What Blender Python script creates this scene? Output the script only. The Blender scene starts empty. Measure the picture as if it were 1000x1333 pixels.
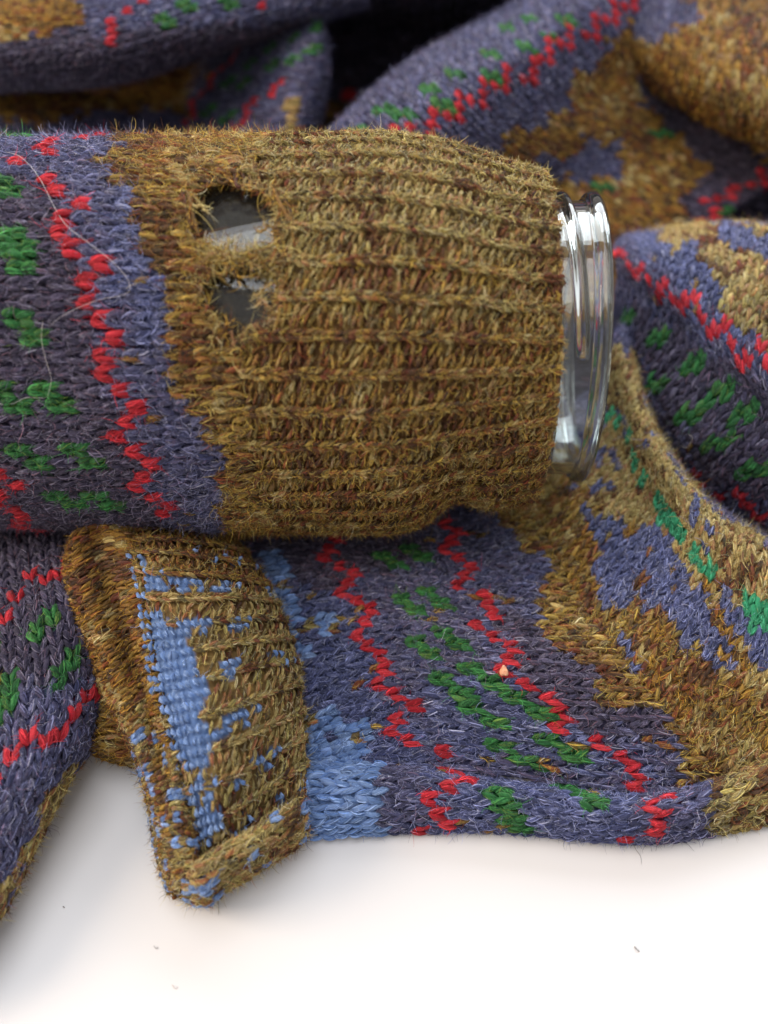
import bpy, math, random
import numpy as np
rng = np.random.default_rng(7); random.seed(7)
D = bpy.data
sc = bpy.context.scene
CM = 0.01                                   # everything below is worked out in centimetres

# ------------------------------------------------------------------ camera
FPX = 1025.0                                # focal length in pixels of a 1000 px wide frame
PITCH = math.radians(55)
fwd = np.array([0, math.cos(PITCH), -math.sin(PITCH)])
upv = np.array([0, math.sin(PITCH), math.cos(PITCH)])
CAM = np.array([0, 0, 3.0]) - 19.0 * fwd
cam_d = D.cameras.new('camera'); cam = D.objects.new('camera', cam_d)
sc.collection.objects.link(cam)
cam.location = CAM * CM
cam.rotation_euler = (math.radians(90 - 55), 0, 0)
cam_d.sensor_fit = 'HORIZONTAL'; cam_d.sensor_width = 36.0; cam_d.lens = 36.0 * FPX / 1000
cam_d.clip_start = 0.005; cam_d.clip_end = 20
cam_d.dof.use_dof = True; cam_d.dof.focus_distance = 0.176; cam_d.dof.aperture_fstop = 9.5
sc.camera = cam

# ------------------------------------------------------------------ light
sc.view_settings.view_transform = 'Standard'; sc.view_settings.look = 'None'
sc.view_settings.exposure = 0.24; sc.view_settings.gamma = 1.0
world = D.worlds.new('World'); sc.world = world; world.use_nodes = True
bg = world.node_tree.nodes['Background']
bg.inputs[0].default_value = (1.0, 0.93, 0.88, 1); bg.inputs[1].default_value = 0.43
def area(name, loc, target, size, power, col):
    l = D.lights.new(name, 'AREA'); l.shape = 'RECTANGLE'; l.size, l.size_y = size[0]*CM, size[1]*CM
    l.energy = power; l.color = col
    o = D.objects.new(name, l); sc.collection.objects.link(o)
    o.location = np.array(loc) * CM
    from mathutils import Vector
    o.rotation_euler = (Vector(target) - Vector(loc)).to_track_quat('-Z', 'Y').to_euler()
    return o
area('window_light', (20, 84, 58), (0, 2, 2), (95, 66), 13.5, (0.88, 0.94, 1.0))
area('room_light', (-70, -2, 48), (-5, -5, 0), (34, 34), 5.0, (1.0, 0.80, 0.60))
area('ceiling_light', (-12, 8, 100), (-3, 2, 0), (80, 72), 5.4, (0.96, 0.97, 1.0))
sc.cycles.max_bounces = 14; sc.cycles.transmission_bounces = 12; sc.cycles.transparent_max_bounces = 8
sc.cycles.diffuse_bounces = 4; sc.cycles.glossy_bounces = 6

# ------------------------------------------------------------------ projection helpers
rgt = np.array([1.0, 0, 0])
def at(px, py, z):
    """point of the place at height z (cm) seen at photo pixel px, py"""
    d = fwd + rgt * ((px - 500) / FPX) - upv * ((py - 666.5) / FPX)
    return CAM + d * ((z - CAM[2]) / d[2])
def proj(P):
    q = P - CAM; dep = q @ fwd
    return np.stack([500 + FPX * q[..., 0] / dep, 666.5 - FPX * (q @ upv) / dep], -1)
def inpoly(xy, poly):
    x, y = xy[..., 0], xy[..., 1]; ins = np.zeros(x.shape, bool); n = len(poly)
    for i in range(n):
        x0, y0 = poly[i]; x1, y1 = poly[(i + 1) % n]
        if y0 == y1: continue
        c = ((y0 > y) != (y1 > y)) & (x < (x1 - x0) * (y - y0) / (y1 - y0) + x0)
        ins ^= c
    return ins

# ------------------------------------------------------------------ yarns (linear base colours)
def s2l(*c):
    return tuple(((v / 255) / 12.92 if v <= 10 else (((v / 255) + 0.055) / 1.055) ** 2.4) for v in c)
# every yarn: colours of its loops with weights, colours of its loose fibres
Y = {
 'violet': dict(core=[(s2l(70,71,104),4),(s2l(59,59,86),3),(s2l(80,76,106),2),(s2l(60,66,104),2)], hair=[(s2l(142,146,186),4),(s2l(88,91,128),4),(s2l(50,50,70),4),(s2l(140,118,146),.8),(s2l(186,186,208),1)]),
 'dusk':   dict(core=[(s2l(66,63,88),4),(s2l(76,70,94),3),(s2l(56,54,78),3)], hair=[(s2l(128,122,148),3),(s2l(78,72,94),4),(s2l(42,40,52),4),(s2l(140,108,124),.8),(s2l(164,160,182),1)]),
 'slate':  dict(core=[(s2l(64,70,108),4),(s2l(74,80,118),3),(s2l(54,60,92),3),(s2l(82,86,116),1)], hair=[(s2l(150,158,206),4),(s2l(90,98,146),4),(s2l(52,56,84),3),(s2l(178,182,210),1)]),
 'brown':  dict(core=[(s2l(128,100,62),4),(s2l(98,76,52),4),(s2l(156,132,72),2),(s2l(134,74,52),2.8),(s2l(60,48,40),3.5),(s2l(110,98,58),1.5)], hair=[(s2l(204,174,80),3.5),(s2l(160,130,60),3),(s2l(152,82,50),2.5),(s2l(64,48,38),4),(s2l(196,184,124),1.5)]),
 'ochre':  dict(core=[(s2l(132,100,54),4),(s2l(104,78,46),4),(s2l(152,124,62),2),(s2l(126,68,44),2.4),(s2l(70,54,38),2.5)], hair=[(s2l(208,166,68),4),(s2l(162,120,48),3),(s2l(142,78,38),2),(s2l(64,48,30),4)]),
 'tan':    dict(core=[(s2l(150,130,78),4),(s2l(170,146,92),3),(s2l(146,104,72),2),(s2l(120,104,58),2),(s2l(150,90,70),1)], hair=[(s2l(206,192,130),4),(s2l(180,158,100),3),(s2l(170,110,72),1.5),(s2l(104,88,50),3),(s2l(214,206,170),1)]),
 'olive':  dict(core=[(s2l(138,120,76),4),(s2l(108,92,64),4),(s2l(156,102,70),2.6),(s2l(152,142,86),2),(s2l(74,64,48),3),(s2l(122,70,54),1)], hair=[(s2l(206,192,124),4),(s2l(172,150,76),3),(s2l(156,96,60),1.6),(s2l(80,68,46),4),(s2l(204,196,158),1.5)]),
 'umber':  dict(core=[(s2l(84,60,44),4),(s2l(70,52,42),3),(s2l(108,58,46),3),(s2l(66,62,46),2)], hair=[(s2l(150,112,64),3),(s2l(96,66,44),4),(s2l(146,74,48),2),(s2l(54,42,36),3),(s2l(190,170,100),1)]),
 'red':    dict(core=[(s2l(182,36,52),4),(s2l(160,28,44),3),(s2l(196,54,66),1)], hair=[(s2l(224,70,80),4),(s2l(160,24,38),2)]),
 'green':  dict(core=[(s2l(40,98,54),4),(s2l(34,80,48),3),(s2l(62,106,58),1)], hair=[(s2l(78,150,84),4),(s2l(30,80,40),2),(s2l(120,150,70),1)]),
 'emerald':dict(core=[(s2l(44,150,104),4),(s2l(36,128,88),3)], hair=[(s2l(90,180,140),4),(s2l(30,100,70),2)]),
 'blue':   dict(core=[(s2l(114,146,200),4),(s2l(98,130,186),3),(s2l(130,158,208),2)], hair=[(s2l(160,186,228),4),(s2l(96,130,190),3)]),
}
YN = list(Y); YI = {n: i for i, n in enumerate(YN)}
def pick(kind, ids):
    out = np.zeros((len(ids), 3))
    for i, n in enumerate(YN):
        m = np.nonzero(ids == i)[0]
        if len(m) == 0: continue
        cs = Y[n][kind]; w = np.array([c[1] for c in cs], float); w /= w.sum()
        k = rng.choice(len(cs), len(m), p=w)
        out[m] = np.array([c[0] for c in cs])[k]
    return out * rng.lognormal(-0.02, 0.26 if kind == 'hair' else 0.18, (len(ids), 1))

# ------------------------------------------------------------------ materials
def new_mat(name):
    m = D.materials.new(name); m.use_nodes = True
    nt = m.node_tree; return m, nt, nt.nodes['Principled BSDF']
def yarn_material(name, bump=0.8, rough=0.85):
    m, nt, p = new_mat(name); N = nt.nodes.new; L = nt.links.new
    a = N('ShaderNodeAttribute'); a.attribute_name = 'col'
    b = N('ShaderNodeAttribute'); b.attribute_name = 'colb'
    u = N('ShaderNodeAttribute'); u.attribute_name = 'yarn'
    n = N('ShaderNodeTexNoise'); n.inputs['Scale'].default_value = 3.4; n.inputs['Detail'].default_value = 4; n.inputs['Roughness'].default_value = 0.7
    L(u.outputs['Vector'], n.inputs['Vector'])
    r = N('ShaderNodeValToRGB'); r.color_ramp.elements[0].position = 0.47; r.color_ramp.elements[1].position = 0.63
    L(n.outputs['Fac'], r.inputs['Fac'])
    mx = N('ShaderNodeMix'); mx.data_type = 'RGBA'
    L(r.outputs['Color'], mx.inputs['Factor']); L(a.outputs['Color'], mx.inputs[6]); L(b.outputs['Color'], mx.inputs[7])
    L(mx.outputs[2], p.inputs['Base Color'])
    bu = N('ShaderNodeBump'); bu.inputs['Strength'].default_value = bump; bu.inputs['Distance'].default_value = 0.0004
    L(n.outputs['Fac'], bu.inputs['Height']); L(bu.outputs['Normal'], p.inputs['Normal'])
    p.inputs['Roughness'].default_value = rough; p.inputs['Specular IOR Level'].default_value = 0.15
    p.inputs['Sheen Weight'].default_value = 0.12; p.inputs['Sheen Roughness'].default_value = 0.5
    return m
M_yarn = yarn_material('wool_yarn')
def fibre_material():
    m, nt, p = new_mat('wool_fibres'); N = nt.nodes.new; L = nt.links.new
    a = N('ShaderNodeAttribute'); a.attribute_name = 'col'
    L(a.outputs['Color'], p.inputs['Base Color'])
    p.inputs['Roughness'].default_value = 0.7; p.inputs['Specular IOR Level'].default_value = 0.2
    return m
M_fib = fibre_material()
def cloth_material():
    m, nt, p = new_mat('wool_backing'); N = nt.nodes.new; L = nt.links.new
    a = N('ShaderNodeAttribute'); a.attribute_name = 'col'
    n = N('ShaderNodeTexNoise'); n.inputs['Scale'].default_value = 900; n.inputs['Detail'].default_value = 3
    g = N('ShaderNodeTexCoord'); L(g.outputs['Object'], n.inputs['Vector'])
    mr = N('ShaderNodeMapRange'); mr.inputs['To Min'].default_value = 0.45; mr.inputs['To Max'].default_value = 1.2
    L(n.outputs['Fac'], mr.inputs['Value'])
    v = N('ShaderNodeVectorMath'); v.operation = 'SCALE'
    L(a.outputs['Color'], v.inputs[0]); L(mr.outputs['Result'], v.inputs['Scale']); L(v.outputs[0], p.inputs['Base Color'])
    bu = N('ShaderNodeBump'); bu.inputs['Strength'].default_value = 0.7; bu.inputs['Distance'].default_value = 0.0006
    L(n.outputs['Fac'], bu.inputs['Height']); L(bu.outputs['Normal'], p.inputs['Normal'])
    p.inputs['Roughness'].default_value = 0.95; p.inputs['Specular IOR Level'].default_value = 0.05
    return m
M_cloth = cloth_material()

# ------------------------------------------------------------------ object helpers
def link(o, parent=None):
    sc.collection.objects.link(o)
    if parent is not None: o.parent = parent
    return o
def empty(name, loc=(0, 0, 0), parent=None):
    o = D.objects.new(name, None); o.location = np.array(loc) * CM; o.empty_display_size = 0.02
    return link(o, parent)
def tag(o, label=None, cat=None, group=None, kind=None):
    if label: o['label'] = label
    if cat: o['category'] = cat
    if group: o['group'] = group
    if kind: o['kind'] = kind
    return o
def mesh_from(name, V, F, mat, parent=None, attrs=None, smooth=True):
    """V (n,3) in cm, F (m,k) with k fixed"""
    me = D.meshes.new(name); V = np.asarray(V, np.float32) * CM; F = np.asarray(F, np.int32)
    k = F.shape[1]
    me.vertices.add(len(V)); me.vertices.foreach_set('co', V.ravel())
    me.loops.add(F.size); me.loops.foreach_set('vertex_index', F.ravel())
    me.polygons.add(len(F)); me.polygons.foreach_set('loop_start', np.arange(0, F.size, k, dtype=np.int32))
    me.polygons.foreach_set('loop_total', np.full(len(F), k, np.int32))
    me.polygons.foreach_set('use_smooth', np.full(len(F), smooth))
    for an, (typ, arr) in (attrs or {}).items():
        at_ = me.attributes.new(an, typ, 'POINT')
        if typ == 'FLOAT_COLOR':
            c = np.ones((len(V), 4), np.float32); c[:, :3] = arr; at_.data.foreach_set('color', c.ravel())
        else: at_.data.foreach_set('vector', np.asarray(arr, np.float32).ravel())
    me.update(calc_edges=True); me.validate()
    me.materials.append(mat)
    o = D.objects.new(name, me); return link(o, parent)
def fibres(name, P, rad, col, parent, mat=None):
    """P (n,k,3) cm, rad (k,) or (n,k) cm, col (n,3)"""
    n, k = P.shape[:2]
    hc = D.hair_curves.new(name); hc.add_curves([k] * n)
    hc.position_data.foreach_set('vector', (P * CM).astype(np.float32).ravel())
    ra = hc.attributes.get('radius') or hc.attributes.new('radius', 'FLOAT', 'POINT')
    ra.data.foreach_set('value', (np.broadcast_to(rad, (n, k)) * CM).astype(np.float32).ravel())
    ca = hc.attributes.new('col', 'FLOAT_COLOR', 'CURVE')
    c = np.ones((n, 4), np.float32); c[:, :3] = col; ca.data.foreach_set('color', c.ravel())
    hc.materials.append(mat or M_fib)
    o = D.objects.new(name, hc); return link(o, parent)

# ------------------------------------------------------------------ surfaces
def cr(pts, n):
    """Catmull-Rom through pts (k, ..., 3) along axis 0, n samples"""
    pts = np.asarray(pts, float); k = len(pts)
    P = np.concatenate([2 * pts[:1] - pts[1:2], pts, 2 * pts[-1:] - pts[-2:-1]])
    t = np.linspace(0, k - 1, n); i = np.minimum(t.astype(int), k - 2); f = (t - i).reshape((-1,) + (1,) * (pts.ndim - 1))
    a, b, c, d = P[i], P[i + 1], P[i + 2], P[i + 3]
    return 0.5 * (2 * b + (c - a) * f + (2 * a - 5 * b + 4 * c - d) * f**2 + (3 * b - a - 3 * c + d) * f**3)
def noise2(a, b, seed=0, oct=3):
    out = 0; r = np.random.default_rng(seed)
    for o in range(oct):
        for _ in range(3):
            k = r.uniform(-1, 1, 2) * 2**o; ph = r.uniform(0, 6.28)
            out = out + np.sin(k[0] * a + k[1] * b + ph) / 2**o
    return out / 3
class Surf:
    """dense grid; i = across the wales (stitch columns), j = along the wales (rows)"""
    def __init__(s, G, a, b, flip=False, wrap=False, reparam=True, keep_i=False):
        if reparam:
            for ax in ((1,) if keep_i else (0, 1)):
                L = np.linalg.norm(np.diff(G, axis=ax), axis=2).mean(axis=1 - ax)
                cum = np.concatenate([[0], np.cumsum(L)]); t = np.linspace(0, cum[-1], G.shape[ax])
                idx = np.interp(t, cum, np.arange(G.shape[ax])); i0 = np.minimum(idx.astype(int), G.shape[ax] - 2); f = idx - i0
                G = np.moveaxis(G, ax, 0)
                G = G[i0] * (1 - f)[:, None, None] + G[i0 + 1] * f[:, None, None]
                G = np.moveaxis(G, 0, ax)
        s.G = G
        Li = np.linalg.norm(np.diff(G, axis=0), axis=2).sum(0).mean(); Lj = np.linalg.norm(np.diff(G, axis=1), axis=2).sum(1).mean()
        s.nc = max(2, int(round(Li / a))); s.nr = max(2, int(round(Lj / b))); s.a = Li / s.nc; s.b = Lj / s.nr
        di = np.gradient(G, axis=0); dj = np.gradient(G, axis=1)
        if wrap:
            di[0] = di[-1] = G[1] - G[-2]
        n = np.cross(di, dj); n /= np.linalg.norm(n, axis=2, keepdims=True) + 1e-9
        c = (G.mean(axis=0, keepdims=True) - G) if wrap else G - CAM
        s.sgn = 1
        if (np.sum(n * c, 2).mean() > 0) != flip: n = -n; s.sgn = -1
        s.N = n; s.wrap = wrap
    def ev(s, c, r):
        """point and normal at stitch coordinates"""
        ni, nj = s.G.shape[:2]
        x = np.asarray(c) / s.nc * (ni - 1); y = np.asarray(r) / s.nr * (nj - 1)
        if s.wrap: x = x % (ni - 1)
        xo = x; x = np.clip(x, 0, ni - 1.001); y = np.clip(y, 0, nj - 1.001)
        i = x.astype(int); j = y.astype(int); f = (x - i)[..., None]; g = (y - j)[..., None]
        def S(A): return (A[i, j] * (1 - f) + A[i + 1, j] * f) * (1 - g) + (A[i, j + 1] * (1 - f) + A[i + 1, j + 1] * f) * g
        n = S(s.N); n /= np.linalg.norm(n, axis=-1, keepdims=True) + 1e-9
        return S(s.G), n
def net(rows, ni=90, nj=90, disp=0.05, seed=0):
    """rows[j][i] = (px, py, z): course lines, left to right in j; returns G[i, j]"""
    A = np.array([[at(*p) for p in row] for row in rows])      # j, i, 3
    A = cr(A, nj); A = np.moveaxis(A, 1, 0); A = cr(A, ni)
    gi, gj = np.meshgrid(np.linspace(0, 9, ni), np.linspace(0, 9, nj), indexing='ij')
    A[..., 2] += disp * noise2(gi, gj, seed)
    return A

LOOPS = []                                                   # statistics
def sweep(Q, nrm, r1, r2, S):
    """Q (n,R,3) path, nrm (n,R,3) outward; r1 in plane, r2 along normal (n,R)"""
    n, R = Q.shape[:2]
    t = np.gradient(Q, axis=1); t /= np.linalg.norm(t, axis=2, keepdims=True) + 1e-9
    b = np.cross(t, nrm); b /= np.linalg.norm(b, axis=2, keepdims=True) + 1e-9
    m = np.cross(b, t)
    ph = np.linspace(0, 2 * np.pi, S, endpoint=False)
    V = Q[:, :, None] + r1[:, :, None, None] * np.cos(ph)[:, None] * b[:, :, None] + r2[:, :, None, None] * np.sin(ph)[:, None] * m[:, :, None]
    base = (np.arange(n) * R * S)[:, None, None]
    i = np.arange(R - 1)[:, None] * S; k = np.arange(S)[None]; k2 = (k + 1) % S
    F = np.stack([base + i + k, base + i + k2, base + i + S + k2, base + i + S + k], -1).reshape(-1, 4)
    tau = np.linspace(0, 1, R)[None, :, None] + np.zeros((n, 1, S)); phb = ph[None, None] + np.zeros((n, R, 1))
    ln = 1.6; tw = 3.0
    off = rng.uniform(0, 50, (n, 1, 1, 3))
    U = np.stack([np.cos(phb + tau * tw) * 1.1, np.sin(phb + tau * tw) * 1.1, tau * ln], -1) + off
    return V.reshape(-1, 3), F, U.reshape(-1, 3)

SHAPE = {}
def leg_paths(sf, c, r, kind, side, R, relief, scale, splay=0.32, red=False):
    """stitch coordinates and lift of each loop leg"""
    t = np.linspace(0, 1, R)[None]; n = len(c)
    j = lambda s: rng.normal(0, s, (n, 1))
    lng = np.where(red, 1.22, 1.0)[:, None]; c = c[:, None]; r = r[:, None]; side = side[:, None]; K = kind[:, None]
    # 0 knit leg, 1 purl bump, 2 short darning dash
    dc0 = side * (0.06 + splay * t**0.8) + j(0.045) + j(0.09) * t
    dr0 = (-0.70 + 1.55 * t) * lng + j(0.07)
    h0 = 0.62 * np.sin(np.pi * np.clip(t * 0.93 + 0.1, 0, 1)) - 0.30 - 0.25 * t
    dc1 = -0.62 + 1.24 * t + j(0.10)
    dr1 = 0.34 * np.cos(np.pi * t * 1.0) * (0.8 + j(0.5)) + j(0.20)
    h1 = 0.55 * np.sin(np.pi * t) - 0.25
    ang = rng.normal(0.5, 0.5, (n, 1)); dc2 = (t - 0.5) * 0.9 * np.cos(ang) + j(0.06); dr2 = (t - 0.5) * 1.0 * np.sin(ang) + j(0.06)
    h2 = 0.7 * np.sin(np.pi * t) - 0.2
    pc = np.where(K == 0, dc0, np.where(K == 1, dc1, dc2)); pr = np.where(K == 0, dr0, np.where(K == 1, dr1, dr2))
    h = np.where(K == 0, h0, np.where(K == 1, h1, h2))
    return c + pc, r + pr, h * scale[:, None] + relief[:, None] + np.abs(j(0.012))

def knit(sf, name, parent, yarn_of, ribs=None, S=5, R=6, fuzz=12, thick=1.0, lines=(), motifs=(), hole=None,
         dash=None, fuzz_len=0.19, fuzz_rad=0.0032, motif_shape=None, backing=True, sub=2, motif_yarn='green', loose=0.012,
         line_names='red_zigzag_stripe', wide=1.0, kind_of=None, splay=0.32, wander=0.22, rag=12.0, ply=10):
    """covers a surface with loops; returns the part (its backing sheet) with its sub-parts"""
    cc, rr = np.meshgrid(np.arange(sf.nc) + 0.5, np.arange(sf.nr) + 0.5, indexing='ij')
    P, Nn = sf.ev(cc, rr); px = proj(P)
    vis = (np.sum(Nn * (CAM - P), -1) / np.linalg.norm(P - CAM, axis=-1))
    nx = rag * noise2(cc * 1.1, rr * 1.1, 31); ny = rag * noise2(cc * 1.1, rr * 1.1, 32)
    ids = yarn_of(px + np.stack([nx, ny], -1) + rng.normal(0, 3.5, px.shape), cc, rr)
    bw = np.isin(ids, [YI['brown'], YI['olive'], YI['ochre'], YI['tan']]); q = noise2(cc * 0.5, rr * 0.35, 91) + rng.normal(0, 0.55, ids.shape)
    ids[bw & (q > 0.62)] = YI['umber']; ids[bw & (q < -0.8)] = YI['tan']
    key = np.zeros(ids.shape, int)                           # 0 ground, then one per stripe / motif
    names = {0: 'ground'}
    def nearest(p):
        d = np.hypot(px[..., 0] - p[0], px[..., 1] - p[1]) + np.where(vis < 0.02, 500, 0)
        k = np.unravel_index(d.argmin(), d.shape); return k, d[k]
    zig = [0, 1, 2, 1]
    for li, ln in enumerate(lines):
        ln = np.array(ln, float); dn = []
        for p, q in zip(ln[:-1], ln[1:]):
            m = max(2, int(np.hypot(*(q - p)) / 4)); dn += [p + (q - p) * t for t in np.linspace(0, 1, m)]
        hits = {}
        for p in dn:
            k, dd = nearest(p)
            if dd < 22: hits.setdefault(k[0], []).append(k[1])
        if not hits: continue
        cols = sorted(hits); kk = len(names); names[kk] = line_names
        full = range(cols[0], cols[-1] + 1)
        rowc = np.interp(list(full), cols, [np.mean(hits[c]) for c in cols])
        if len(rowc) > 5: rowc = np.convolve(np.pad(rowc, 2, 'edge'), np.ones(5) / 5, 'valid')
        for c, rw in zip(full, rowc):
            q = int(round(rw + zig[(c + li) % 4] - 1))
            if 0 <= q < sf.nr: ids[c, q] = YI['red']; key[c, q] = kk
    shape = motif_shape or [(0, 0), (1, 0), (1, 1), (0, -1)]
    for mp in motifs:
        k, dd = nearest(mp[:2])
        if dd > 26: continue
        kk = len(names); names[kk] = 'green_motif'; yy = mp[2] if len(mp) > 2 else motif_yarn
        for dc, dr in (mp[3] if len(mp) > 3 else shape):
            c_, r_ = k[0] + dc - 1, k[1] + dr
            if 0 <= c_ < sf.nc and 0 <= r_ < sf.nr and ids[c_, r_] != YI['red']: ids[c_, r_] = YI[yy]; key[c_, r_] = kk
    rib = np.zeros(ids.shape, int) if ribs is None else ribs(cc, rr)      # 0 knit, 1 purl
    if kind_of is not None: rib = kind_of(px, ids, rib)
    bl = (ids == YI['blue'])
    if dash is not None: rib = np.where(bl & dash(px), 2, rib)
    live = np.ones(ids.shape, bool) if hole is None else ~hole(px, vis)
    # legs
    c0, r0, id0, k0, t0, vi0, px0 = [], [], [], [], [], [], []
    sd = []
    for typ, sides in ((0, (-1, 1)), (1, (0,)), (2, (0,))):
        m = live & (rib == typ)
        for sgn in sides:
            c0.append(cc[m]); r0.append(rr[m]); id0.append(ids[m]); k0.append(key[m]); t0.append(np.full(m.sum(), typ)); sd.append(np.full(m.sum(), sgn)); vi0.append(vis[m]); px0.append(px[m])
    c0, r0, id0, k0, t0, sd, vi0 = map(np.concatenate, (c0, r0, id0, k0, t0, sd, vi0)); px0 = np.concatenate(px0)
    if loose: # stray loops of another colour
        m = (rng.random(len(id0)) < loose) & ((id0 == YI['violet']) | (id0 == YI['slate'])); id0[m] = YI['brown']
    n = len(c0)
    tr = sf.a * 0.185 * thick * rng.uniform(0.86, 1.14, n) * np.where(t0 == 0, 1, np.where(t0 == 1, 0.80 * rng.uniform(0.8, 1.2, n), 1.0))
    tr = np.where(np.isin(id0, [YI['blue']]), tr * 1.12, np.where(np.isin(id0, [YI['red'], YI['green'], YI['emerald']]), tr * 1.16, tr * 0.96))
    relief = np.zeros(n)
    if ribs is not None:
        relief = np.where(t0 == 0, 0.035, -0.028)
    relief = relief + np.where(np.isin(id0, [YI['red'], YI['green'], YI['emerald'], YI['blue']]), 0.012, 0)
    jc = c0 + rng.normal(0, 0.035, n); jr = r0 + rng.normal(0, 0.05, n)
    w_ = wander * noise2(jc * 0.22, jr * 0.11, 77); jc = jc + w_; jr = jr + wander * noise2(jc * 0.11, jr * 0.2, 78)
    pc, pr, h = leg_paths(sf, jc, jr, t0, sd, R, relief, tr * 2.0, splay, id0 == YI['red'])
    Q, nq = sf.ev(pc, pr); Q = Q + nq * (h + 0.02)[..., None]
    prof = np.interp(np.linspace(0, 1, R), [0, 0.15, 0.4, 0.7, 0.92, 1], [0.25, 0.8, 1.0, 1.0, 0.7, 0.15])[None]
    r1 = tr[:, None] * prof * wide; r2 = tr[:, None] * prof * 0.85
    V, F, U = sweep(Q, nq, r1, r2, S)
    colA = pick('core', id0) * 0.82; colB = pick('hair', id0)
    colB = colA * 0.3 + colB * 0.7
    per = R * S
    vcol = np.repeat(colA, per, 0); vcolb = np.repeat(colB, per, 0)
    Fk = F.reshape(n, -1, 4)
    # backing sheet
    ci = np.linspace(0, sf.nc, sf.nc * sub + 1); rj = np.linspace(0, sf.nr, sf.nr * sub + 1)
    gi, gj = np.meshgrid(ci, rj, indexing='ij'); B, Bn = sf.ev(gi, gj)
    if sf.wrap: B[-1] = B[0]
    rel = 0
    if ribs is not None: rel = -0.05
    B = B + Bn * (-0.05 + rel)
    nj_ = len(rj); ii, jj = np.meshgrid(np.arange(len(ci) - 1), np.arange(nj_ - 1), indexing='ij')
    BF = np.stack([ii * nj_ + jj, (ii + 1) * nj_ + jj, (ii + 1) * nj_ + jj + 1, ii * nj_ + jj + 1], -1)
    ic = np.minimum((gi).astype(int), sf.nc - 1); jc_ = np.minimum((gj).astype(int), sf.nr - 1)
    mean = np.array([np.average([c[0] for c in Y[q]['core']], axis=0, weights=[c[1] for c in Y[q]['core']]) for q in YN])
    bc = mean[ids[ic, jc_]].reshape(-1, 3)
    keepf = np.ones(BF.shape[:2], bool)
    if hole is not None:
        cen = proj(B[:-1, :-1]); q = np.sum(Bn[:-1, :-1] * (CAM - B[:-1, :-1]), -1) / 20
        keepf = ~hole(cen, q)
    BF = BF[keepf].reshape(-1, 4)
    if sf.sgn < 0: BF = BF[:, ::-1]
    part = mesh_from(name, B.reshape(-1, 3), BF, M_cloth, parent, {'col': ('FLOAT_COLOR', bc)})
    # inner face, so that the cloth has its thickness
    mod = part.modifiers.new('thickness', 'SOLIDIFY'); mod.thickness = 0.0012; mod.offset = -1
    for kk, nm in names.items():
        for yid in (range(len(YN)) if kk == 0 else (None,)):
            sel = (k0 == kk) if yid is None else ((k0 == kk) & (id0 == yid))
            if not sel.any(): continue
            idx = np.nonzero(sel)[0]
            vi = (idx[:, None] * per + np.arange(per)).ravel()
            remap = np.full(n * per, -1, np.int64); remap[vi] = np.arange(len(vi))
            f = remap[Fk[idx].reshape(-1, 4)]
            nm2 = nm if yid is None else {'violet': 'violet_grey_stitches', 'dusk': 'dark_violet_stitches', 'slate': 'slate_blue_stitches', 'brown': 'brown_stitches', 'ochre': 'ochre_stitches', 'umber': 'umber_stitches', 'tan': 'tan_stitches', 'olive': 'olive_stitches', 'green': 'green_stitches', 'emerald': 'emerald_stitches', 'blue': 'blue_darning_yarn', 'red': 'red_stitches'}[YN[yid]]
            o = mesh_from(nm2, V[vi], f, M_yarn, part, {'col': ('FLOAT_COLOR', vcol[vi]), 'colb': ('FLOAT_COLOR', vcolb[vi]), 'yarn': ('FLOAT_VECTOR', U[vi])})
            if yid is not None: o['kind'] = 'stuff'
    LOOPS.append((name, n, sf.nc, sf.nr))
    # the wool lying along every loop leg, a bundle of twisted fibres
    if ply:
        ok = np.nonzero((vi0 > -0.4) & (px0[:, 0] > -70) & (px0[:, 0] < 1070) & (px0[:, 1] > -70) & (px0[:, 1] < 1400))[0]
        li = np.repeat(ok, ply); m = len(li)
        tq = np.gradient(Q, axis=1); tq /= np.linalg.norm(tq, axis=2, keepdims=True) + 1e-9
        bq = np.cross(tq, nq); tau = np.linspace(0, 1, R)[None]
        ph = rng.uniform(0, 2 * np.pi, (m, 1)) + tau * rng.normal(1.7, 0.5, (m, 1)); rf_ = rng.uniform(0.82, 1.1, (m, 1))
        PQ = Q[li] + bq[li] * (np.cos(ph) * r1[li] * rf_)[..., None] + nq[li] * (np.sin(ph) * r2[li] * rf_)[..., None] + rng.normal(0, 0.006, (m, R, 3))
        mixc = rng.uniform(0.0, 0.75, (m, 1)); cl = (colA[li] * (1 - mixc) + pick('hair', id0[li]) * mixc) * rng.lognormal(0, 0.22, (m, 1))
        pr_ = sf.a * 0.028 * rng.uniform(0.6, 1.3, (m, 1)) * np.interp(np.linspace(0, 1, R), [0, .2, .8, 1], [.6, 1, 1, .5])[None]
        tag(fibres('yarn_fibres', PQ, pr_, cl, part), kind='stuff')
    # loose fibres
    if fuzz:
        ok = (vi0 > -0.35) & (px0[:, 0] > -70) & (px0[:, 0] < 1070) & (px0[:, 1] > -70) & (px0[:, 1] < 1400)
        fz = np.where(np.isin(id0, [YI['blue']]), 0.35, np.where(np.isin(id0, [YI['red'], YI['green'], YI['emerald']]), 0.8, np.where(np.isin(id0, [YI['brown'], YI['olive'], YI['tan'], YI['ochre'], YI['umber']]), 1.1, 1.0)))
        cnt = np.where(ok, rng.poisson(fuzz * fz), 0); li = np.repeat(np.arange(n), cnt); m = len(li)
        tt = rng.integers(0, R - 1, m); f = rng.random(m)[:, None]
        q0 = Q[li, tt] * (1 - f) + Q[li, tt + 1] * f; nn = nq[li, tt]
        tg = Q[li, np.minimum(tt + 1, R - 1)] - Q[li, tt]; tg /= np.linalg.norm(tg, axis=1, keepdims=True) + 1e-9
        bb = np.cross(tg, nn)
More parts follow.
